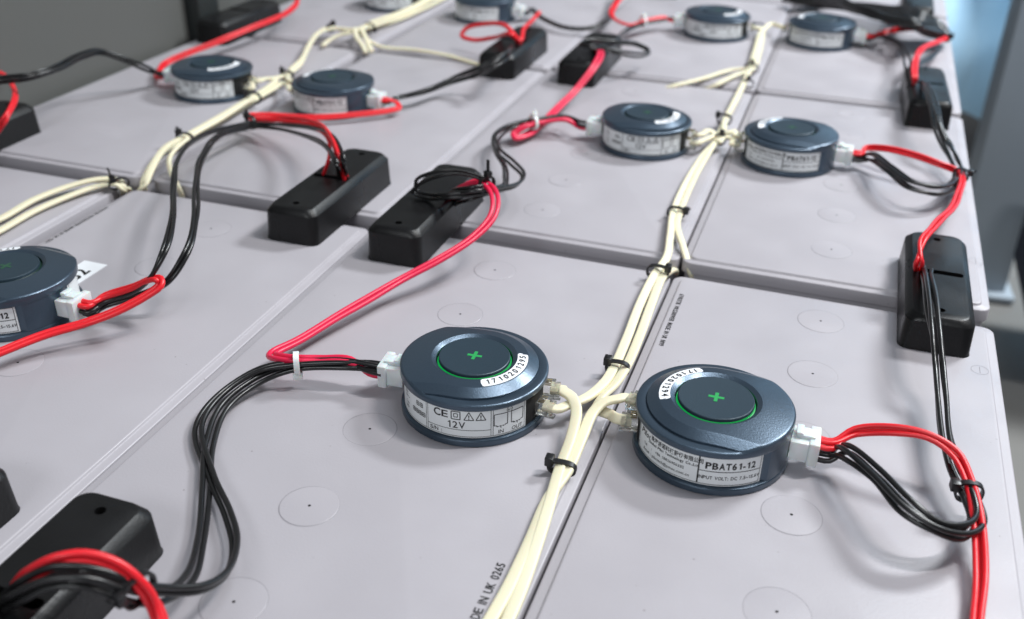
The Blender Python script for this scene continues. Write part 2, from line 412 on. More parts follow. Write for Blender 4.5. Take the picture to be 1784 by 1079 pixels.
# ------------------------------------------------------------------ monitor puck
ZP = 25.6; RR = 33.0; NA = 160
DI, DO = 24.0, 28.5
def stad_r(th, D):
    """radius of the U shaped plateau outline: half circle on the port side, straight towards the plug"""
    c, sn = math.cos(th), abs(math.sin(th))
    return D if c <= 0 else D/max(sn, 1e-3)
def dome(r): return ZP-2.6*(max(0, r-19)/14)**1.2
def pz(r, th):
    ri = stad_r(th, DI); ro = stad_r(th, DO)
    if r <= ri: return dome(r)
    if r <= ro: return dome(r)-1.5*(r-ri)/(ro-ri)
    return 21.65-.35*(r-DO)/4.5
puck_cache = {}
def puck_parts():
    d = {}
    bm = bmesh.new()
    rings = [[] for _ in range(26)]
    for i in range(NA):
        th = 2*math.pi*i/NA
        ri = stad_r(th, DI); ro = stad_r(th, DO); Rm = RR-1.0
        rs = [(15.0, ZP-4.2), (16.9, ZP-4.2), (16.95, ZP-1.9), (17.05, ZP-1.1), (18.75, ZP-.12), (19.0, ZP)]
        def cl(r, k): return min(r, Rm-.12*(9-k))
        r1 = cl(ri-.25, 1); r2 = cl(ri, 2); r3 = cl(ri+.25, 3); r4 = cl(ro-.25, 4); r5 = cl(ro, 5); r6 = cl(ro+.06, 6); r7 = cl(ro+.6, 7); r8 = Rm
        rs += [(21.5, dome(21.5))]
        for r_ in (r1, r2, r3, r4, r5): rs.append((r_, pz(min(r_, ro-1e-4) if r_ == r5 else r_, th)))
        rs.append((r6, pz(r6, th)-(.25 if ro < Rm-.5 else 0)))
        rs.append((r7, pz(r7, th))); rs.append((r8, pz(r8, th)))
        ze = pz(RR, th)
        rs += [(RR-.45, ze-.12), (RR-.12, ze-.45), (RR, ze-1.0), (RR, 19.1), (RR-.15, 18.65), (RR-.5, 18.4), (RR-3, 18.4)]
        for j, (r_, z_) in enumerate(rs):
            rings[j].append(bm.verts.new(Vector((r_*math.cos(th), r_*math.sin(th), z_))*MM))
        nr = len(rs)
    for j in range(nr-1):
        for i in range(NA):
            a, b = rings[j], rings[j+1]
            bm.faces.new((a[i], b[i], b[(i+1) % NA], a[(i+1) % NA]))
    d['top_cover'] = (bm, M_blue, 28)
    def lathe(prof, n=96):
        b = bmesh.new(); rg = [[b.verts.new(Vector((r*math.cos(2*math.pi*i/n), r*math.sin(2*math.pi*i/n), z))*MM) for i in range(n)] for r, z in prof]
        for p, q in zip(rg, rg[1:]):
            for i in range(n): b.faces.new((p[i], p[(i+1) % n], q[(i+1) % n], q[i]))
        return b, rg
    # body: bulges to the rim on the connector side
    bm = bmesh.new(); rg = []
    for z, dr in ((3.6, 0), (18.8, 0)):
        row = []
        for i in range(NA):
            th = 2*math.pi*i/NA; a = (math.degrees(th)+180) % 360-180
            k = min(1, max(0, (a+42)/4))*min(1, max(0, (7-a)/6)); row.append(bm.verts.new(Vector(((31.3+1.4*k)*math.cos(th), (31.3+1.4*k)*math.sin(th), z))*MM))
        rg.append(row)
    for i in range(NA): bm.faces.new((rg[0][i], rg[0][(i+1) % NA], rg[1][(i+1) % NA], rg[1][i]))
    d['side_wall'] = (bm, M_blue, 30)
    bm, rg = lathe([(31.5, .3), (32.6, .0), (33.0, .5), (33.0, 2.9), (32.7, 3.4), (32.2, 3.6), (30, 3.6)]); d['base_flange'] = (bm, M_blue, 30)
    bm, rg = lathe([(15.9, ZP-4), (15.9, ZP-.5), (15.75, ZP-.1), (15.45, ZP+.1), (14.9, ZP+.05)]); bm.faces.new(rg[-1]); d['button'] = (bm, M_bluebtn, 30)
    bm, rg = lathe([(15.96, ZP-1.40), (16.06, ZP-1.5), (16.06, ZP-2.3), (16.5, ZP-2.4)]); d['light_ring'] = (bm, M_glow, 30)
    bm = bmesh.new()
    for sx, sy in ((6.6, 1.5), (1.5, 6.6)): box(bm, (0, 0, ZP+.12+(.02 if sx < sy else 0)), (sx, sy, .12))
    d['plus_mark'] = (bm, M_plus, 30)
    bm = bmesh.new(); cyl = 31.35
    for i in range(27):
        a0, a1 = R(149+i*2), R(151+i*2)
        quad(bm, [Vector((cyl*math.cos(a), cyl*math.sin(a), z))*MM for a, z in ((a0, 4), (a1, 4), (a1, 17.8), (a0, 17.8))])
    d['port_shade_panel'] = (bm, M_pit, 30)  # panel on the wall, its black paints the shade of recessed ports
    # side labels
    def wrap(a0, a1, Rl, z0=4.0, z1=18.3):
        b = bmesh.new(); n = int((a1-a0)/2)
        for i in range(n):
            p, q = R(a0+(a1-a0)*i/n), R(a0+(a1-a0)*(i+1)/n)
            quad(b, [Vector((Rl*math.cos(a), Rl*math.sin(a), z))*MM for a, z in ((p, z0), (q, z0), (q, z1), (p, z1))])
        bmesh.ops.remove_doubles(b, verts=b.verts, dist=1e-6)
        return b
    d['rating_label'] = (wrap(10, 151, 31.42), M_label, 60)
    b = wrap(206, 316.5, 31.42); d['type_label'] = (b, M_label, 60)
    Ri = 31.5; b = bmesh.new()
    GA[0] = 17.0
    # ink of the rating label
    cyl_rect(b, Ri, -4.5, 132.5, 5.0, 17.4, .16)
    for a in (49, 50.6, 102.5, 104.2): cyl_line(b, Ri, a, 5.0, a, 17.4, .16)
    cyl_line(b, Ri, 50.6, 8.1, 102.5, 8.1, .18)
    cyl_text(b, 'C', 5.0, 59.5, 13.3, Ri, .12); cyl_text(b, 'E', 4.7, 66, 13.3, Ri, .08)
    cyl_rect(b, Ri, 71.5, 78.5, 13.1, 16.8, .3); cyl_rect(b, Ri, 73.5, 76.5, 14.2, 15.8, .25)
    for a, ch in ((85.3, '!'), (94.6, '!')):
        cyl_line(b, Ri, a-3.8, 13.1, a+3.8, 13.1, .28); cyl_line(b, Ri, a-3.8, 13.1, a, 16.9, .28); cyl_line(b, Ri, a+3.8, 13.1, a, 16.9, .28)
        cyl_text(b, ch, 3.0, a, 13.5, Ri, .08)
    cyl_text(b, '12V', 4.6, 75, 8.9, Ri, .06)
    cyl_text(b, 'S/N :', 2.5, 52.5, 5.7, Ri, .05, 'LEFT')
    for a in (110.6, 125.2):
        cyl_line(b, Ri, a-5.6, 15.0, a+5.6, 15.0, .25); cyl_line(b, Ri, a-5.6, 9.6, a-5.6, 15, .25); cyl_line(b, Ri, a+5.6, 9.6, a+5.6, 15, .25)
        cyl_line(b, Ri, a-5.6, 9.6, a-3.6, 9.6, .25); cyl_line(b, Ri, a+5.6, 9.6, a+3.6, 9.6, .25)
        for q in (-3.6, -1.2, 1.2): cyl_line(b, Ri, a+q, 9.1, a+q+1.6, 9.1, .35)
        cyl_line(b, Ri, a-3.6, 9.6, a-3.6, 9.1, .25); cyl_line(b, Ri, a+3.6, 9.6, a+3.6, 9.1, .25); cyl_line(b, Ri, a, 8.9, a, 8.1, .22)
    cyl_text(b, 'IN', 2.6, 110.6, 5.6, Ri, .02); cyl_text(b, 'OUT', 2.6, 125.2, 5.6, Ri, .02)
    n = 20; ca = 118
    for i in range(n):
        p, q = 2*math.pi*i/n, 2*math.pi*(i+1)/n
        cyl_line(b, Ri, ca+2.4*math.cos(p), 16.2+1.25*math.sin(p), ca+2.4*math.cos(q), 16.2+1.25*math.sin(q), .18)
    cyl_text(b, '61', 1.6, ca, 15.6, Ri, .03)
    for k, (a, z) in enumerate(((39, 13.2), (43.4, 13.2), (34, 9.2), (38, 9.2), (42, 9.2), (46, 9.2))):   # little pictograms
        cyl_rect(b, Ri, a-1.5, a+1.5, z, z+1.9, .22); cyl_line(b, Ri, a-1.5, z+.95, a+1.5, z+.95, .2); cyl_line(b, Ri, a, z, a, z+1.9, .2)
    for z, s in ((14.3, 'Bat -'), (12.4, 'Bat +'), (9.4, 'Com'), (7.4, 'LED')): cyl_text(b, s, 1.6, 19, z, Ri, .02, 'LEFT')
    GA[0] = 0.0; d['rating_print'] = (b, M_ink, 30)
    b = bmesh.new(); GA[0] = 15.5
    cyl_rect(b, Ri, 192.2, 299.3, 5.0, 17.4, .18)
    cyl_line(b, Ri, 252.5, 5, 252.5, 17.4, .42); cyl_line(b, Ri, 252.5, 11.1, 299.3, 11.1, .25)
    cyl_text(b, 'PBAT61-12', 4.2, 276, 12.3, Ri, .16, sx=.92)
    cyl_text(b, 'INPUT VOLT: DC 7.5~15.6V', 2.2, 276, 7.4, Ri, .05, sx=.84)
    cyl_text(b, 'Pilot', 3.6, 195, 13.3, Ri, .10, 'LEFT', .25)
    cyl_text(b, '珠海派诺科技股份有限公司', 2.5, 210, 14.2, Ri, .06, 'LEFT', sx=.80)
    cyl_text(b, 'Zhuhai Pilot Technology Co.,Ltd.', 1.75, 207, 12.2, Ri, .06, 'LEFT', sx=.93)
    cyl_text(b, 'Tel    :   +86 18826906332', 1.75, 201, 9.4, Ri, .03, 'LEFT', sx=.95)
    cyl_text(b, 'Email : pilottech@pmac.com.cn', 1.75, 201, 6.7, Ri, .03, 'LEFT', sx=.95)
    GA[0] = 0.0; d['type_print'] = (b, M_ink, 30)
    return d
def serial_parts(num):
    bm = bmesh.new(); r0, r1, a0, a1 = 18.9, 23.7, 114, 202
    n = 40; inner, outer = [], []
    for i in range(n+1):
        t = i/n; a = R(a0+(a1-a0)*t); e = min(t, 1-t)*n
        c = 1.0-math.sqrt(max(0, 1-(1-min(1, e/1.6))**2)) if e < 1.6 else 0
        outer.append(bm.verts.new(Vector(((r1-c*1.0)*math.cos(a), (r1-c*1.0)*math.sin(a), dome(r1)+.08))*MM))
        inner.append(bm.verts.new(Vector(((r0+.2+c*1.0)*math.cos(a), (r0+.2+c*1.0)*math.sin(a), ZP+.08))*MM))
    for i in range(n): bm.faces.new((inner[i], outer[i], outer[i+1], inner[i+1]))
    b2 = bmesh.new()
    for i, ch in enumerate(num):
        a = R(122+i*(194-122)/9); vs, fs = sans(ch, 3.9, .09, 'CENTER')
        rb = 22.6
        # baseline outside, tops towards the centre, reading counter-clockwise
        add_mapped(b2, vs, fs, lambda v: Vector(((rb-v.y)*math.cos(a)-v.x*math.sin(a), (rb-v.y)*math.sin(a)+v.x*math.cos(a), dome(rb-v.y)+.20)))
    return bm, b2
def puck(x, y, rot, label, num, lit=False):
    t = thing('battery_monitor', label, 'battery monitor', (x, y, 0.05), R(rot), 'round blue monitor pucks')
    if not puck_cache:
        for k, (b, m_, au) in puck_parts().items():
            puck_cache[k] = new_obj(k, b, m_, None, auto=au)
            b0 = puck_cache[k]; C.objects.unlink(b0)
    made = {}
    for k in ('top_cover', 'side_wall', 'base_flange', 'button', 'light_ring', 'plus_mark', 'port_shade_panel', 'rating_label', 'type_label', 'rating_print', 'type_print'):
        o = puck_cache[k].copy(); C.objects.link(o)
        o.parent = t if not k.endswith('print') else made[k.replace('print', 'label')]
        if k == 'plus_mark': o.parent = made['button']
        made[k] = o
        if not lit and k in ('light_ring', 'plus_mark'):
            o.material_slots[0].link = 'OBJECT'; o.material_slots[0].material = M_glowoff if k == 'light_ring' else M_plusoff
    b1, b2 = serial_parts(num)
    s = new_obj('serial_label', b1, M_label2, t, smooth=False); new_obj('serial_digits', b2, M_ink, s, smooth=False)
    return t
def at_top(px, py):
    p = K(px, py, ZP); return round(p.x, 1), round(p.y, 1)
PK = {}
def putp(key, px, py, rot, label, num='17102012'):
    x, y = at_top(px, py); PK[key] = (x, y, rot); puck(x, y, rot, label, num, key in ('A1', 'B1'))
putp('A1', 827, 620, 184, 'round blue puck in the front row with serial strip 1710201295 and 12V label', '1710201295')
putp('B1', 1248, 692.5, 1, 'round blue puck in the front row with serial strip 1710201294, reading PBAT61-12', '1710201294')
putp('L1', 10, 464, 0, 'round blue puck cut by the left edge of the photo, beside the 62 sticker')
putp('A2', 1128, 196, 183, 'round blue puck labelled 12V in the second row, left of the cream cable knot', '17102012')
putp('B2', 1380, 222, 0, 'round blue puck reading PBAT61-12 in the second row, right of the cream cable knot', '17102012')
putp('O2', 368, 108, 182, 'round blue puck near the rack panel, end of the black wire arch', '17102012')
putp('L2', 579, 133, 0, 'round blue puck directly behind the long red wires, left of centre', '17102012')
putp('A3', 1252, 17, 180, 'blurred blue puck at the top, left of the far cream cables', '17102012')
putp('B3', 1434, 31, 0, 'blurred blue puck at the top, right of the far cream cables', '17102012')
putp('O3', 686, -30, 180, 'blurred blue puck cut by the top edge, left of the thick cream bundle', '17102012')
putp('L3', 845, -11, 0, 'blurred blue puck cut by the top edge, above the red wire loop', '17102012')
def pk(key, ang, r, z):
    """world point at local angle/radius of a puck"""
    x, y, rot = PK[key]; a = R(rot+ang); return ('w', x+r*math.cos(a), y+r*math.sin(a), z)
# ------------------------------------------------------------------ black terminal covers
def cover_mesh():
    w, l, h = 34.0, 108, 19.0
    bm = bmesh.new()
    def lp(ix, iy, z, r): return [(x, y, z) for x, y in rrect(-w/2+ix, w/2-ix, -l/2+iy, l/2-iy, r, 5)]
    loft(bm, [lp(-.3, -.3, 0, 5), lp(0, 0, .8, 5), lp(.4, .5, h-3.6, 6), lp(.7, .6, h-3.1, 6), lp(3.3, 2.6, h-.35, 6), lp(3.8, 3.2, h, 6)], True, True)
    me = bpy.data.meshes.new('cover'); bm.to_mesh(me); bm.free(); o = bpy.data.objects.new('cover', me); C.objects.link(o)
    cb = bmesh.new()
    loft(cb, [[(x, y, z) for x, y in rrect(-12, 12.5, -2.4, 2.4, 2.2, 5)] for z in (h-9, h+3)], True, True)
    for yy in (-43.5, 43.5): loft(cb, [[(2.1*math.cos(a*.39269), yy+2.1*math.sin(a*.39269), z) for a in range(16)] for z in (h-9, h+3)], True, True)
    mc = bpy.data.meshes.new('cut'); cb.to_mesh(mc); cb.free(); oc = bpy.data.objects.new('cut', mc); C.objects.link(oc)
    md = o.modifiers.new('b', 'BOOLEAN'); md.object = oc; md.operation = 'DIFFERENCE'; md.solver = 'EXACT'
    bpy.context.view_layer.update()
    dg = bpy.context.evaluated_depsgraph_get(); m2 = bpy.data.meshes.new_from_object(o.evaluated_get(dg))
    bpy.data.objects.remove(o); bpy.data.objects.remove(oc)
    m2.materials.clear(); m2.materials.append(M_black)
    m2.polygons.foreach_set('use_smooth', [True]*len(m2.polygons)); m2.set_sharp_from_angle(angle=R(28))
    return m2
CM = cover_mesh()
def cover(x, y, label, rz=0, k=1.13):
    t = thing('terminal_cover', label, 'terminal cover', (x, y, .05), R(rz), 'black terminal covers across the battery rows')
    o = bpy.data.objects.new('shell', CM); C.objects.link(o); o.parent = t; o.scale = (1, 1, k)
    bm = bmesh.new()
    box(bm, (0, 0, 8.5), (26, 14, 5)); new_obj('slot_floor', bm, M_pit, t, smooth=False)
    return t
cover(65, 527, 'large black terminal cover at the right edge, slot open, red and black wires entering', 0, 1.0)
cover(65, 884, 'blurred black terminal cover at the right edge with black wires running down over it', 2)
cover(-227, 519.5, 'black terminal cover in the centre, black wire loop and red wires on top', 0)
cover(-295, 523, 'black terminal cover left of centre with red wires dropping into its slot')
cover(-223, 886, 'black terminal cover in the second row with black coils and a thick red wire')
cover(-295, 881, 'black terminal cover in the second row under the loose red loop')
cover(-224, 171.5, 'black terminal cover at the bottom left corner, red and black wires arching over it')
cover(-289.5, 172, 'black terminal cover cut by the left edge, only one end showing')
cover(-580, 518, 'black terminal cover at the left edge below a hanging red wire')
cover(-587, 882, 'black terminal cover beside the dark rack upright, red wires along it')
cover(60, 1228, 'blurred black terminal cover at the top right under the black cable mass')
cover(-222, 1258, 'blurred black terminal cover at the top centre edge')
# ------------------------------------------------------------------ power plugs and harnesses
def harness(label, key=None):
    t = thing('wire_harness', label, 'wiring', (0, 0, 0), 0, 'red and black wire harnesses')
    if key:
        x, y, rot = PK[key]; a = R(rot)
        bm = bmesh.new()
        box(bm, (36.2, 0, 10.8), (8.0, 12.6, 9.2), bev=.7)
        box(bm, (41.9, 0, 10.6), (4.4, 14.2, 11.4), bev=.8)
        box(bm, (38.2, 0, 16.4), (7.5, 6.2, 1.8), bev=.4)
        box(bm, (35.5, 0, 17.6), (3.0, 6.6, 1.6), bev=.4)
        bmesh.ops.transform(bm, matrix=Matrix.Rotation(a, 4, 'Z'), verts=bm.verts)
        bmesh.ops.translate(bm, vec=Vector((x, y, 0))*MM, verts=bm.verts)
        new_obj('plug', bm, M_nylon, t)
    return t
def fan(key, side):
    return [pk(key, 0, 43, 13 if side == 'top' else 8.5)]
def leads(t, key, name, material, pts, n, z, lat, r=1.15, seed=0, **kw):
    """wires leave separate holes of the plug face, then close up into the bundle"""
    x, y, rot = PK[key]; a = R(rot)
    P3 = to3(pts); offs = {2: [(-1, 0), (1, 0)], 3: [(-1, -.5), (1, -.5), (0, 1.1)], 4: [(-1, -1), (1, -1), (1, 1), (-1, 1)]}[n]
    for i in range(n):
        l = lat+(i-(n-1)/2)*3.1
        st = Vector((x+42*math.cos(a)-l*math.sin(a), y+42*math.sin(a)+l*math.cos(a), z+(i % 2)*.8))
        s2 = Vector((x+49*math.cos(a)-l*.9*math.sin(a), y+49*math.sin(a)+l*.9*math.cos(a), z+(i % 2)*.8))
        rnd = random.Random(seed*7+i)
        pp = [('w', *st), ('w', *s2)]
        k = len(P3)
        for j, q in enumerate(P3):
            tt = P3[min(j+1, k-1)]-P3[max(j-1, 0)]; s = tt.cross(Vector((0, 0, 1)))
            s = s.normalized() if s.length > 1e-3 else Vector((1, 0, 0))
            u = s.cross(tt.normalized())
            ph = kw.get('tw', .13)*j*(1 if seed % 2 else -1)+kw.get('ph', 0)
            ox = offs[i][0]*math.cos(ph)-offs[i][1]*math.sin(ph); oz = offs[i][0]*math.sin(ph)+offs[i][1]*math.cos(ph)
            g = kw.get('gap', 1.05)*(1+rnd.uniform(-.05, kw.get('loose', .45)))
            w = q+s*ox*r*g+u*oz*r*g
            pp.append(('w', w.x, w.y, w.z))
        wire(t, name, material, pp, r, (0, 0), .28, seed*13+i)
# front right puck
h = harness('harness of the front right puck, red wires running to the bottom edge beside black loop', 'B1')
leads(h, 'B1', 'red_wire', M_rw, [(1490, 752, 16), (1560, 749, 21), (1620, 762, 22), (1664, 792, 19), (1690, 842, 15), (1703, 905, 11), (1708, 1000, 6), (1701, 1095, 6)], 3, 13.4, 0, seed=1)
leads(h, 'B1', 'black_wire', M_bw, [(1468, 784, 14), (1525, 828, 19), (1580, 884, 20), (1632, 918, 17), (1680, 926, 13), (1701, 906, 11), (1693, 868, 12), (1668, 822, 13), (1650, 765, 14), (1642, 690, 16), (1636, 640, 19), (1633, 590, 26), (1624, 530, 30), (1616, 490, 28), (1613, 474, 18)], 4, 8.0, 0, seed=2, loose=.9)
# front middle puck
h = harness('harness of the front 12V puck, red pair folding back, black wires looping down left', 'A1')
leads(h, 'A1', 'red_wire', M_rw2, [(610, 629, 14), (560, 626, 13), (515, 626, 13.5), (490, 624, 12), (474, 619, 9), (480, 613, 8.5), (520, 593, 8), (600, 545, 9), (690, 493, 12), (765, 452, 18), (825, 413, 24), (858, 378, 30), (863, 345, 35), (848, 322, 37), (825, 317, 36), (800, 328, 31), (786, 346, 20)], 2, 8.8, 3, r=1.35, seed=3, gap=1.15, loose=.06, tw=.0)
leads(h, 'A1', 'black_wire', M_bw, [(600, 630, 14), (515, 634, 12.5), (450, 645, 10), (385, 686, 6), (347, 740, 4), (368, 830, 4), (398, 895, 5), (410, 945, 6), (392, 1000, 11), (350, 1025, 17), (290, 1028, 24), (235, 1022, 32), (170, 1000, 40), (100, 995, 42), (40, 1020, 36), (5, 1050, 22)], 2, 13.2, 1.8, seed=4, r=1.2, gap=1.2, loose=.2)
leads(h, 'A1', 'black_wire', M_bw, [(600, 638, 12), (515, 640, 10), (455, 660, 7), (395, 705, 4.5), (366, 775, 3), (358, 850, 3), (350, 940, 4), (335, 1000, 9), (300, 1032, 16), (262, 1043, 22), (215, 1036, 32), (150, 1015, 40), (80, 1018, 40), (25, 1045, 34), (0, 1060, 20)], 2, 11.0, 4.6, seed=5, r=1.2, gap=1.2, loose=.2)
h = harness('red wires arching over the bottom left cover and leaving through the bottom edge')
bundle(h, 'red_wire', M_rw, [(285, 1105, 18), (272, 1060, 24), (245, 1018, 33), (205, 985, 40), (150, 969, 44), (100, 976, 44), (55, 1000, 38), (30, 1025, 24)], 3, 1.3, .2, 11, .004)
# left front puck
h = harness('harness of the leftmost puck, red pair leaving left, tall black wires rising behind', 'L1')
leads(h, 'L1', 'red_wire', M_rw, [(180, 517, 14), (232, 500, 20), (262, 487, 26), (277, 487, 28), (279, 497, 26), (255, 515, 22), (205, 541, 17), (150, 562, 13), (80, 583, 11), (-20, 622, 9)], 2, 13.0, -1, r=1.4, seed=6, gap=1.15, loose=.1, tw=.0)
leads(h, 'L1', 'black_wire', M_bw, [(185, 525, 12), (235, 508, 18), (262, 483, 27), (285, 440, 38), (300, 385, 42), (302, 320, 38), (315, 268, 32), (350, 238, 24), (400, 222, 16), (437, 215, 12)], 2, 9.6, -1, seed=7, gap=.9, loose=.1)
leads(h, 'L1', 'black_wire', M_bw, [(185, 532, 9), (240, 515, 13), (290, 492, 20), (325, 440, 32), (340, 380, 38), (342, 320, 36), (355, 268, 30), (385, 235, 22), (437, 220, 12)], 2, 7.2, 1, seed=8, gap=.9, loose=.1)
bundle(h, 'black_wire', M_bw, [(437, 219, 12), (490, 226, 16), (540, 240, 26), (570, 258, 36), (586, 285, 36), (592, 305, 20)], 2, 1.1, .2, 31)
bundle(h, 'black_wire', M_bw, [(437, 215, 12), (500, 218, 20), (550, 225, 30), (584, 245, 40), (598, 280, 36), (602, 308, 20)], 2, 1.1, .2, 32)
# second row, left
h = harness('harness with long red wires lying before the blurred puck and dropping into a cover', 'L2')
leads(h, 'L2', 'red_wire', M_rw, [(672, 173, 13), (690, 178, 9), (694, 188, 7), (672, 194, 6), (600, 202, 6), (530, 205, 7), (470, 202, 9), (430, 203, 11), (450, 208, 12), (500, 208, 20), (548, 215, 30), (575, 237, 39), (590, 275, 36), (603, 312, 20)], 2, 12, -2, seed=9, r=1.25, loose=.2)
bundle(h, 'red_wire', M_rw, [(437, 208, 13), (500, 212, 20), (545, 222, 28), (572, 245, 36), (573, 275, 34), (563, 306, 20)], 1, 1.15, .1, 33)
leads(h, 'L2', 'black_wire', M_bw, [(690, 172, 10), (730, 163, 10), (780, 146, 12), (825, 132, 18), (855, 118, 30), (878, 100, 34), (888, 88, 20)], 2, 9.5, 1, seed=10, loose=.9)
bundle(h, 'black_wire', M_bw, [(690, 170, 9), (735, 158, 14), (790, 135, 16), (835, 118, 26), (872, 98, 34), (900, 75, 20)], 2, 1.1, .3, 35)
# second row, near the rack panel
h = harness('black wires arching along the rack panel with red wires running up behind the puck', 'O2')
leads(h, 'O2', 'black_wire', M_bw, [(262, 122, 18), (220, 105, 30), (175, 91, 40), (145, 96, 44), (100, 118, 46), (50, 134, 46), (0, 139, 46), (-60, 150, 46)], 4, 11, 2, seed=11, r=1.2, loose=.4)
leads(h, 'O2', 'red_wire', M_rw, [(278, 135, 6), (285, 112, 6), (330, 92, 10), (385, 70, 16), (440, 47, 20), (500, 22, 22), (517, 5, 24), (515, -20, 26)], 3, 7, -2, seed=12, r=1.3, loose=.2)
h = harness('red and black wires curving into the cover at the left edge')
bundle(h, 'red_wire', M_rw, [(-20, 118, 30), (5, 130, 32), (22, 150, 34), (26, 172, 34), (10, 205, 30), (-8, 232, 18)], 2, 1.3, .1, 41)
# second row, middle puck
h = harness('harness of the second row 12V puck with a black loop lying on the central cover', 'A2')
leads(h, 'A2', 'red_wire', M_rw2, [(985, 208, 14), (945, 212, 13), (915, 220, 12), (896, 232, 8), (897, 241, 6), (915, 236, 6), (945, 215, 7), (975, 185, 10), (1005, 155, 16), (1030, 125, 26), (1045, 98, 32), (1040, 84, 20)], 2, 9, 3, seed=13, r=1.6, gap=1.1, loose=0.0, tw=.0)
leads(h, 'A2', 'black_wire', M_bw, [(985, 203, 15), (935, 208, 14), (890, 217, 14), (863, 236, 14), (868, 262, 16), (893, 285, 18), (911, 305, 20), (900, 322, 24), (870, 330, 28), (835, 334, 32), (780, 341, 30), (742, 343, 24), (722, 333, 26), (728, 318, 32), (762, 303, 40), (800, 300, 42), (838, 310, 40), (856, 322, 36), (825, 330, 36), (790, 333, 30), (776, 344, 14)], 2, 13, 1, seed=14, r=1.1, gap=1.0, loose=.7)
leads(h, 'A2', 'black_wire', M_bw, [(985, 203, 12), (935, 211, 12), (893, 221, 12), (866, 240, 12), (866, 268, 13), (878, 290, 14), (882, 312, 18), (876, 328, 24), (850, 334, 28), (820, 343, 28), (800, 350, 22), (790, 356, 13)], 2, 11, 4, seed=15, r=1.1, gap=1.0, loose=.8)
# second row, right puck
h = harness('harness at the right edge, red wires dropping to the large cover, black loop beside', 'B2')
leads(h, 'B2', 'red_wire', M_rw, [(1510, 259, 13), (1550, 260, 17), (1600, 272, 17), (1640, 287, 15), (1666, 297, 12), (1674, 310, 12), (1670, 340, 14), (1655, 368, 22), (1625, 398, 32), (1606, 425, 33), (1600, 455, 28), (1598, 472, 16)], 3, 13, 0, seed=16, r=1.15, loose=.3)
leads(h, 'B2', 'black_wire', M_bw, [(1515, 272, 13), (1550, 296, 17), (1590, 322, 17), (1630, 333, 14), (1662, 322, 10), (1672, 302, 11), (1662, 278, 14), (1648, 250, 18), (1637, 225, 24), (1630, 195, 30), (1618, 160, 32), (1608, 148, 18)], 4, 8.5, 0, seed=17, r=1.15, loose=1.2)
# third row
h = harness('blurred harness at top right, red wires curving into the smaller right edge cover', 'B3')
leads(h, 'B3', 'red_wire', M_rw, [(1540, 57, 12), (1590, 50, 14), (1625, 55, 14), (1646, 66, 12), (1635, 73, 14), (1608, 85, 22), (1594, 110, 30), (1593, 138, 28), (1593, 150, 16)], 3, 12, 0, seed=18, r=1.3, loose=.2)
leads(h, 'B3', 'black_wire', M_bw, [(1530, 63, 10), (1560, 74, 14), (1578, 95, 20), (1582, 120, 26), (1585, 148, 18)], 2, 9, 1, seed=19, loose=1.5)
bundle(h, 'black_wire', M_bw, [(1640, 80, 12), (1622, 100, 16), (1598, 116, 24), (1585, 140, 24), (1582, 156, 16)], 2, 1.2, .3, 43)
h = harness('blurred harness at the top with white tied red wires and black coils', 'A3')
leads(h, 'A3', 'red_wire', M_rw, [(1160, 31, 13), (1125, 36, 13), (1098, 44, 12), (1078, 38, 14), (1065, 24, 16), (1075, 5, 18), (1090, -15, 18)], 2, 10, 2, seed=20, r=1.4, loose=.2)
leads(h, 'A3', 'black_wire', M_bw, [(1160, 34, 12), (1120, 42, 12), (1095, 52, 14), (1075, 68, 18), (1060, 80, 28), (1030, 82, 34), (1012, 76, 34), (1030, 70, 34), (1070, 74, 30), (1112, 78, 22), (1130, 88, 18), (1118, 96, 18), (1080, 92, 26), (1045, 84, 30), (1030, 84, 20)], 2, 12, 0, seed=21, r=1.15, loose=.4)
h = harness('blurred harness at the top with a loose red loop and a hanging black wire', 'L3')
leads(h, 'L3', 'black_wire', M_bw, [(925, 16, 10), (945, 32, 8), (985, 48, 7), (1025, 50, 7), (1055, 38, 9), (1068, 15, 12), (1080, -20, 14)], 2, 9, 1, seed=22, r=1.3, loose=.4)
bundle(h, 'red_wire', M_rw, [(940, 22, 12), (925, 38, 20), (912, 52, 30), (905, 70, 30), (880, 45, 36), (845, 42, 30), (812, 50, 22), (804, 62, 16), (825, 70, 14), (860, 66, 20), (890, 60, 34), (906, 78, 20)], 1, 2.0, .1, 44)
h = harness('mass of blurred black wires across the far row at the top right')
for k in range(10):
    bundle(h, 'black_wire', M_bw, [(1365+k*9, -2-k*2, 10+k), (1430+k*4, 9-k, 12+k*2), (1500+k*6, 10+k*3, 14+k*2), (1560+k*4, 16+k*3.2, 16+k*2), (1602, 24+k*3, 26), (1635, 44+k*2, 16), (1652-k, 66, 10)], 3, 2.1, .8, 50+k)
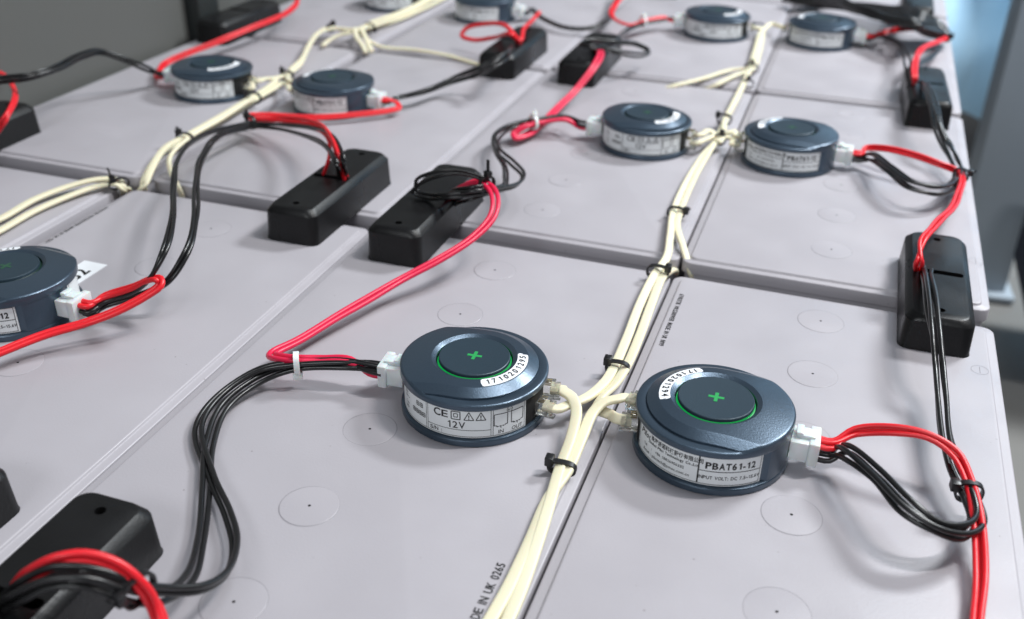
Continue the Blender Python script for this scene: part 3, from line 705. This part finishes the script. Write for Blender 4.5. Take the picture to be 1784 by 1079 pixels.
# ------------------------------------------------------------------ cream flat cables
def plug_rj(parent, key, ang, z):
    x, y, rot = PK[key]; a = R(rot+ang)
    bm = bmesh.new()
    box(bm, (33.6, 0, z), (5.6, 7.6, 6.2), 0, .35)
    box(bm, (37.5, 0, z-.2), (2.0, 6.6, 4.4), 0, .3)
    box(bm, (36.2, 0, z-4.6), (5.4, 3.0, .8), 0, .2)
    for q in (-2.2, -.75, .75, 2.2): box(bm, (33.2, q, z+3.3), (2.8, .45, .35), 1)
    bmesh.ops.transform(bm, matrix=Matrix.Rotation(a, 4, 'Z'), verts=bm.verts)
    bmesh.ops.translate(bm, vec=Vector((x, y, 0))*MM, verts=bm.verts)
    new_obj('plug', bm, [M_clear, M_gold], parent)
def cable(label, pts, start=None, end=None, w=5.6, h=2.6, rolls=None):
    t = thing('flat_cable', label, 'cable', group='cream flat cables')
    P = list(pts)
    if start:
        plug_rj(t, *start); P = [pk(start[0], start[1], 34, start[2]), pk(start[0], start[1], 40, start[2])]+P
    if end:
        plug_rj(t, *end); P = P+[pk(end[0], end[1], 40, end[2]), pk(end[0], end[1], 34, end[2])]
    flat(t, 'sheath', P, w, h, rolls)
    return t
PA, PB = 152, 172     # port angles
cable('cream flat cable from the bottom edge curling into the rear port of the 12V puck', [(862, 1130, 3), (903, 1040, 3), (935, 950, 3.5), (960, 870, 4), (976, 815, 5), (996, 760, 8), (1004, 712, 10), (996, 692, 12), (980, 681, 12.5)], None, ('A1', 187, 12), rolls=[10, 0, 0, 20, 20, 0])
cable('cream flat cable from the bottom edge bending right into the front right puck', [(838, 1110, 3), (888, 1020, 3), (925, 940, 3), (955, 870, 3.5), (990, 818, 4.5), (1013, 765, 7), (1034, 718, 9), (1053, 701, 11), (1078, 695, 12)], None, ('B1', 170, 12), w=5.8, rolls=[0, 10, 20, 15, 10, 0])
cable('cream flat cable from the 12V puck front port running up the seam to the knot', [(985, 708, 9), (1022, 693, 8), (1052, 668, 7), (1070, 640, 6), (1092, 590, 5), (1115, 530, 5), (1140, 480, 6), (1160, 452, 8), (1167, 415, 6), (1173, 372, 5), (1195, 320, 4), (1225, 272, 5), (1249, 240, 8), (1235, 228, 10)], ('A1', 171, 9), ('A2', 187, 11), w=5.4, rolls=[0, 0, -20, -25, -20, -10, 0])
cable('cream flat cable from the front right puck near port up to the row gap', [(1062, 722, 6), (1040, 712, 6.5), (1047, 695, 7), (1070, 672, 6.5), (1092, 638, 6), (1115, 585, 5), (1135, 530, 5), (1155, 482, 5), (1172, 470, 0), (1176, 476, -14)], ('B1', 187, 8.5), None, w=5.4, rolls=[60, 20, 0, 0, -10])
cable('cream flat cable leaving the second row bundle and diving into the row gap', [(1215, 250, 10), (1252, 236, 9), (1240, 258, 7), (1213, 305, 5), (1186, 368, 5), (1180, 395, 5), (1190, 430, 2), (1203, 474, -8), (1208, 500, -22)], ('A2', 171, 8), None, w=4.6)
cable('cream flat cable looping from the front port of the second right puck into the knot', [(1278, 245, 9), (1264, 238, 10), (1252, 248, 9), (1258, 222, 8), (1272, 195, 6), (1290, 160, 5), (1302, 132, 5), (1315, 90, 6), (1328, 55, 8), (1345, 42, 10)], ('B2', 187, 9), ('B3', 170, 11), w=5.0)
cable('cream flat cable looping from the rear port of the second right puck up the seam', [(1280, 229, 13), (1266, 232, 12), (1262, 215, 10), (1278, 180, 8), (1297, 142, 7), (1308, 118, 6), (1322, 75, 7), (1326, 50, 9)], ('B2', 170, 12), ('A3', 180, 11), w=5.0)
cable('cream flat cable fanning left from the far tie into the row gap, upper one', [(1322, 60, 5), (1316, 95, 6), (1308, 118, 6), (1275, 122, 4), (1225, 137, 3), (1165, 152, 0), (1140, 158, -12)], None, None, w=5)
cable('cream flat cable fanning left from the far tie into the row gap, lower one', [(1330, 55, 5), (1322, 95, 6), (1309, 122, 6), (1280, 132, 4), (1248, 148, 2), (1228, 156, -4), (1215, 166, -14)], None, None, w=5)
cable('cream flat cable at the left edge, rear one of the tied pair', [(-60, 405, 3.5), (0, 382, 4), (60, 348, 4), (120, 325, 5), (170, 313, 6), (205, 314, 5), (218, 325, 1), (224, 338, -12)], None, None, w=5.8)
cable('cream flat cable at the left edge, nearer one of the tied pair', [(-60, 432, 3), (0, 402, 3), (60, 368, 3), (120, 342, 3.5), (170, 325, 4), (202, 321, 4), (213, 330, 0), (217, 342, -12)], None, None, w=5.4)
cable('cream flat cable rising from the left row gap to the puck by the rack panel', [(246, 345, -14), (252, 325, 0), (266, 290, 6), (290, 256, 7), (322, 238, 7), (380, 205, 7), (438, 170, 7), (470, 150, 9), (480, 138, 11), (460, 138, 12)], None, ('O2', 187, 12), w=5.4)
cable('cream flat cable rising from the left row gap to the puck behind red wires', [(240, 348, -14), (247, 326, -1), (262, 293, 4), (287, 262, 5), (322, 244, 5), (380, 213, 5), (440, 176, 5), (478, 154, 7), (492, 145, 9), (502, 148, 9)], None, ('L2', 178, 9), w=5.4)
cable('thin cream cable dropping from the bundle behind the black wires into the row gap', [(318, 345, -10), (310, 325, 0), (297, 298, 4), (297, 272, 6), (330, 240, 8), (385, 208, 9), (440, 172, 9)], None, None, w=3.6)
cable('cream flat cable leading from the left knot up to the next tie', [(440, 140, 12), (470, 138, 11), (497, 131, 10), (520, 115, 8), (536, 85, 7), (552, 60, 9), (575, 48, 10), (610, 56, 10), (642, 48, 8), (700, 26, 7), (765, -8, 7)], ('O2', 171, 9), None, w=5.4)
cable('cream flat cable beside the left knot leading up to the thick bundle', [(520, 145, 12), (504, 140, 12), (505, 124, 10), (526, 103, 9), (541, 75, 9), (560, 55, 11), (585, 50, 12), (622, 52, 12), (645, 40, 10), (705, 18, 9), (770, -18, 8)], ('L2', 165, 12), None, w=5.0)
cable('cream cable lying from the far left knot towards the second row cover', [(625, 55, 9), (638, 68, 6), (665, 82, 3), (720, 87, 3), (780, 97, 3), (822, 109, 2), (850, 116, 2)], None, None, w=4.6)
cable('cream cable end hanging left of the far left knot', [(612, 58, 12), (590, 62, 10), (574, 70, 7), (562, 80, 4)], None, None, w=5)
cable('cream cable end dropping below the far left knot, left one', [(618, 50, 13), (622, 66, 9), (632, 80, 6), (638, 92, 3)], None, None, w=5)
cable('cream cable end dropping below the far left knot, right one', [(628, 48, 13), (636, 64, 9), (642, 78, 6), (648, 90, 3)], None, None, w=5)
cable('cream flat cable on the underside of the thick far bundle', [(640, 52, 4), (700, 32, 4), (765, 2, 4), (800, -20, 4)], None, None, w=6)
# ------------------------------------------------------------------ cable ties
def tie(px, py, z, qx, qy, w=9, h=6.5, label='', white=False, tail=7, head=(1, .3), ta=(.2, .9)):
    """ring round a bundle at (px,py,z); the bundle runs towards (qx,qy)"""
    p = K(px, py, z); q = K(qx, qy, z); d = (q-p).normalized(); s = d.cross(Vector((0, 0, 1))).normalized(); u = Vector((0, 0, 1))
    mt = M_tiew if white else M_tie
    t = thing('cable_tie', label, 'cable tie', p, 0, 'white cable ties' if white else 'black cable ties')
    bm = bmesh.new(); path = []
    n = 28
    for i in range(n+1):
        a = 2*math.pi*i/n; c, sn = math.cos(a), math.sin(a)
        path.append((s*(w/2*math.copysign(abs(c)**.75, c))+u*(h/2*math.copysign(abs(sn)**.75, sn))))
    rings = []
    for i in range(n):
        r_ = path[i]; nn = (s*math.cos(2*math.pi*i/n)+u*math.sin(2*math.pi*i/n))
        rings.append([bm.verts.new((r_+nn*a_+d*b_)*MM) for a_, b_ in ((0, -1.3), (.9, -1.3), (.9, 1.3), (0, 1.3))])
    for i in range(n):
        a, b = rings[i], rings[(i+1) % n]
        for j in range(4): bm.faces.new((a[j], a[(j+1) % 4], b[(j+1) % 4], b[j]))
    new_obj('strap', bm, mt, t, auto=40)
    hn = math.hypot(head[0], head[1]*1.5) or 1
    hp = s*(-head[0]/hn*(w/2+1.6))+u*(head[1]*1.5/hn*(h/2+1.8))
    rot = Matrix((s, d, u)).transposed()
    bm = bmesh.new(); box(bm, hp, (3.6, 4.4, 4.2), 0, .5, rot)
    if tail:
        td = (s*-ta[0]+u*ta[1]).normalized(); mid = hp+td*(tail/2+1)
        rt = Matrix((td.cross(d).normalized(), d, td)).transposed()
        box(bm, mid, (1.0, 2.2, tail), 0, .2, rt)
    new_obj('head', bm, mt, t)
    return t
tie(979, 815, 4, 1005, 750, 10.5, 5, 'black cable tie round the cream cables just below the front pucks', tail=0, head=(1, .55))
tie(1076, 641, 6, 1100, 580, 10, 6, 'black cable tie round the cream cables between the front pucks', tail=1.5, head=(1, .6))
tie(1146, 474, 6, 1165, 430, 11, 7, 'black cable tie round the cream cables where they cross the row gap in the centre', tail=2, head=(-.75, .4))
tie(1178, 370, 5, 1200, 320, 10, 6, 'black cable tie round the cream cables on the second row, below the knot', tail=2, head=(-1, .3), ta=(-.8, .5))
tie(1254, 243, 8, 1240, 262, 8, 7, 'black cable tie at the lower side of the second row cream knot', tail=0, head=(.2, .7))
tie(1262, 208, 8, 1280, 175, 10, 7, 'black cable tie at the upper side of the second row cream knot', tail=2, head=(1, .5))
tie(1309, 119, 6, 1318, 90, 12, 7, 'black cable tie where the far cream cables fan out', tail=2, head=(0, .7))
tie(1303, 146, 6, 1309, 125, 9, 6, 'small black cable tie at the row gap under the far cream fan', tail=0, head=(0, .7))
tie(1322, 47, 8, 1325, 30, 10, 6, 'blurred black cable tie between the top right pucks', tail=0)
tie(1688, 857, 12, 1702, 905, 9, 8, 'black cable tie round the red and black wires on the front right battery', tail=3, head=(-1, .3), ta=(.9, .5))
tie(1674, 305, 12, 1672, 335, 9, 8, 'black cable tie round the wires at the right edge of the second row', tail=3, head=(1, .3), ta=(.8, .5))
tie(1648, 66, 12, 1640, 74, 8, 7, 'blurred black cable tie round the wires at the top right edge', tail=3)
tie(240, 1028, 31, 210, 1010, 11, 9, 'black cable tie round the red and black wires at the bottom left', tail=3, head=(1, .2), ta=(.9, .5))
tie(517, 633, 12.5, 480, 636, 7.5, 9, 'white cable tie left of the front 12V puck', True, tail=0, head=(0, -.5))
tie(929, 214, 13, 900, 222, 8, 9, 'white cable tie left of the second row 12V puck', True, tail=3, head=(.1, .6))
tie(1120, 39, 13, 1090, 46, 8, 9, 'blurred white cable tie on the red wires at the top', True, tail=2, head=(.1, .6))
tie(848, 322, 36, 870, 335, 9, 9, 'black cable tie with an upright tail over the central cover', tail=8, head=(.1, .5), ta=(.0, 1))
tie(437, 213, 12, 400, 222, 11, 9, 'black cable tie where the red wires meet the black wires behind the left cover', tail=4, head=(-.8, .4))
tie(322, 241, 7, 365, 215, 12, 7, 'black cable tie round the left cream bundle, nearer one', tail=3, head=(.9, .8))
tie(441, 171, 8, 475, 148, 12, 8, 'black cable tie round the left cream bundle, just before the knot', tail=0, head=(.9, .6))
tie(500, 132, 10, 525, 110, 10, 7, 'black cable tie on the left cream knot between two pucks', tail=3, head=(.9, .8))
tie(576, 49, 10, 610, 55, 9, 7, 'blurred black cable tie left of the far cream knot', tail=2, head=(.8, .6))
tie(643, 48, 8, 700, 26, 11, 8, 'blurred black cable tie right of the far cream knot', tail=0, head=(-.8, -.2))
tie(207, 320, 4, 217, 330, 12, 6, 'black cable tie with raised tail where the left edge cream pair meets the gap', tail=7, head=(-.5, .6), ta=(-.2, 1))
# ------------------------------------------------------------------ blurred background on the right
t = thing('steel_post', 'blurred blue grey steel post beyond the right edge of the batteries', 'post')
p = K(1750, 512, -606); q = K(1650, 500, -606)
d = (p-q); wdt = d.length; c = (p+q)/2; ang = math.atan2(d.y, d.x)
rot = Matrix.Rotation(ang, 3, 'Z'); nrm = rot @ Vector((0, 1, 0))
bm = bmesh.new(); box(bm, c+nrm*40+Vector((0, 0, 1100)), (wdt, 80, 2200), 0, 4, rot); new_obj('column', bm, M_post, t)
bm = bmesh.new(); box(bm, c+nrm*40+Vector((0, 0, -4)), (wdt+30, 120, 12), 0, 3, rot); new_obj('foot_plate', bm, M_post, t)
bm = bmesh.new(); nx, nz = 70, 40; front = []; 
a0 = K(1600, 250, -350); 
base = Vector((640, 2900, -606))
for k, off in enumerate((0, 10)):
    g = []
    for j in range(nz+1):
        row = []
        for i in range(nx+1):
            u = i/nx; v = j/nz
            x = -200+u*1100; dy = 55*math.sin(u*31+2*v)+40*math.sin(u*13-6*v)+34*math.sin(v*23+u*9)
            row.append(bm.verts.new((Vector((200+x, 2500+dy+off, -500+v*1500)))*MM))
        g.append(row)
    for j in range(nz):
        for i in range(nx):
            f = (g[j][i], g[j][i+1], g[j+1][i+1], g[j+1][i]); bm.faces.new(f if k == 0 else tuple(reversed(f)))
tag(new_obj('blue_curtain', bm, M_cloth), 'blurred light blue cloth hanging behind the steel post at the top right', 'cloth')
bm = bmesh.new(); c = K(1795, 470, -400); box(bm, c+Vector((110, 120, 10)), (190, 260, 220), 0, 20)
tag(new_obj('dark_bag', bm, M_navy), 'blurred dark navy bag right of the steel post', 'bag')
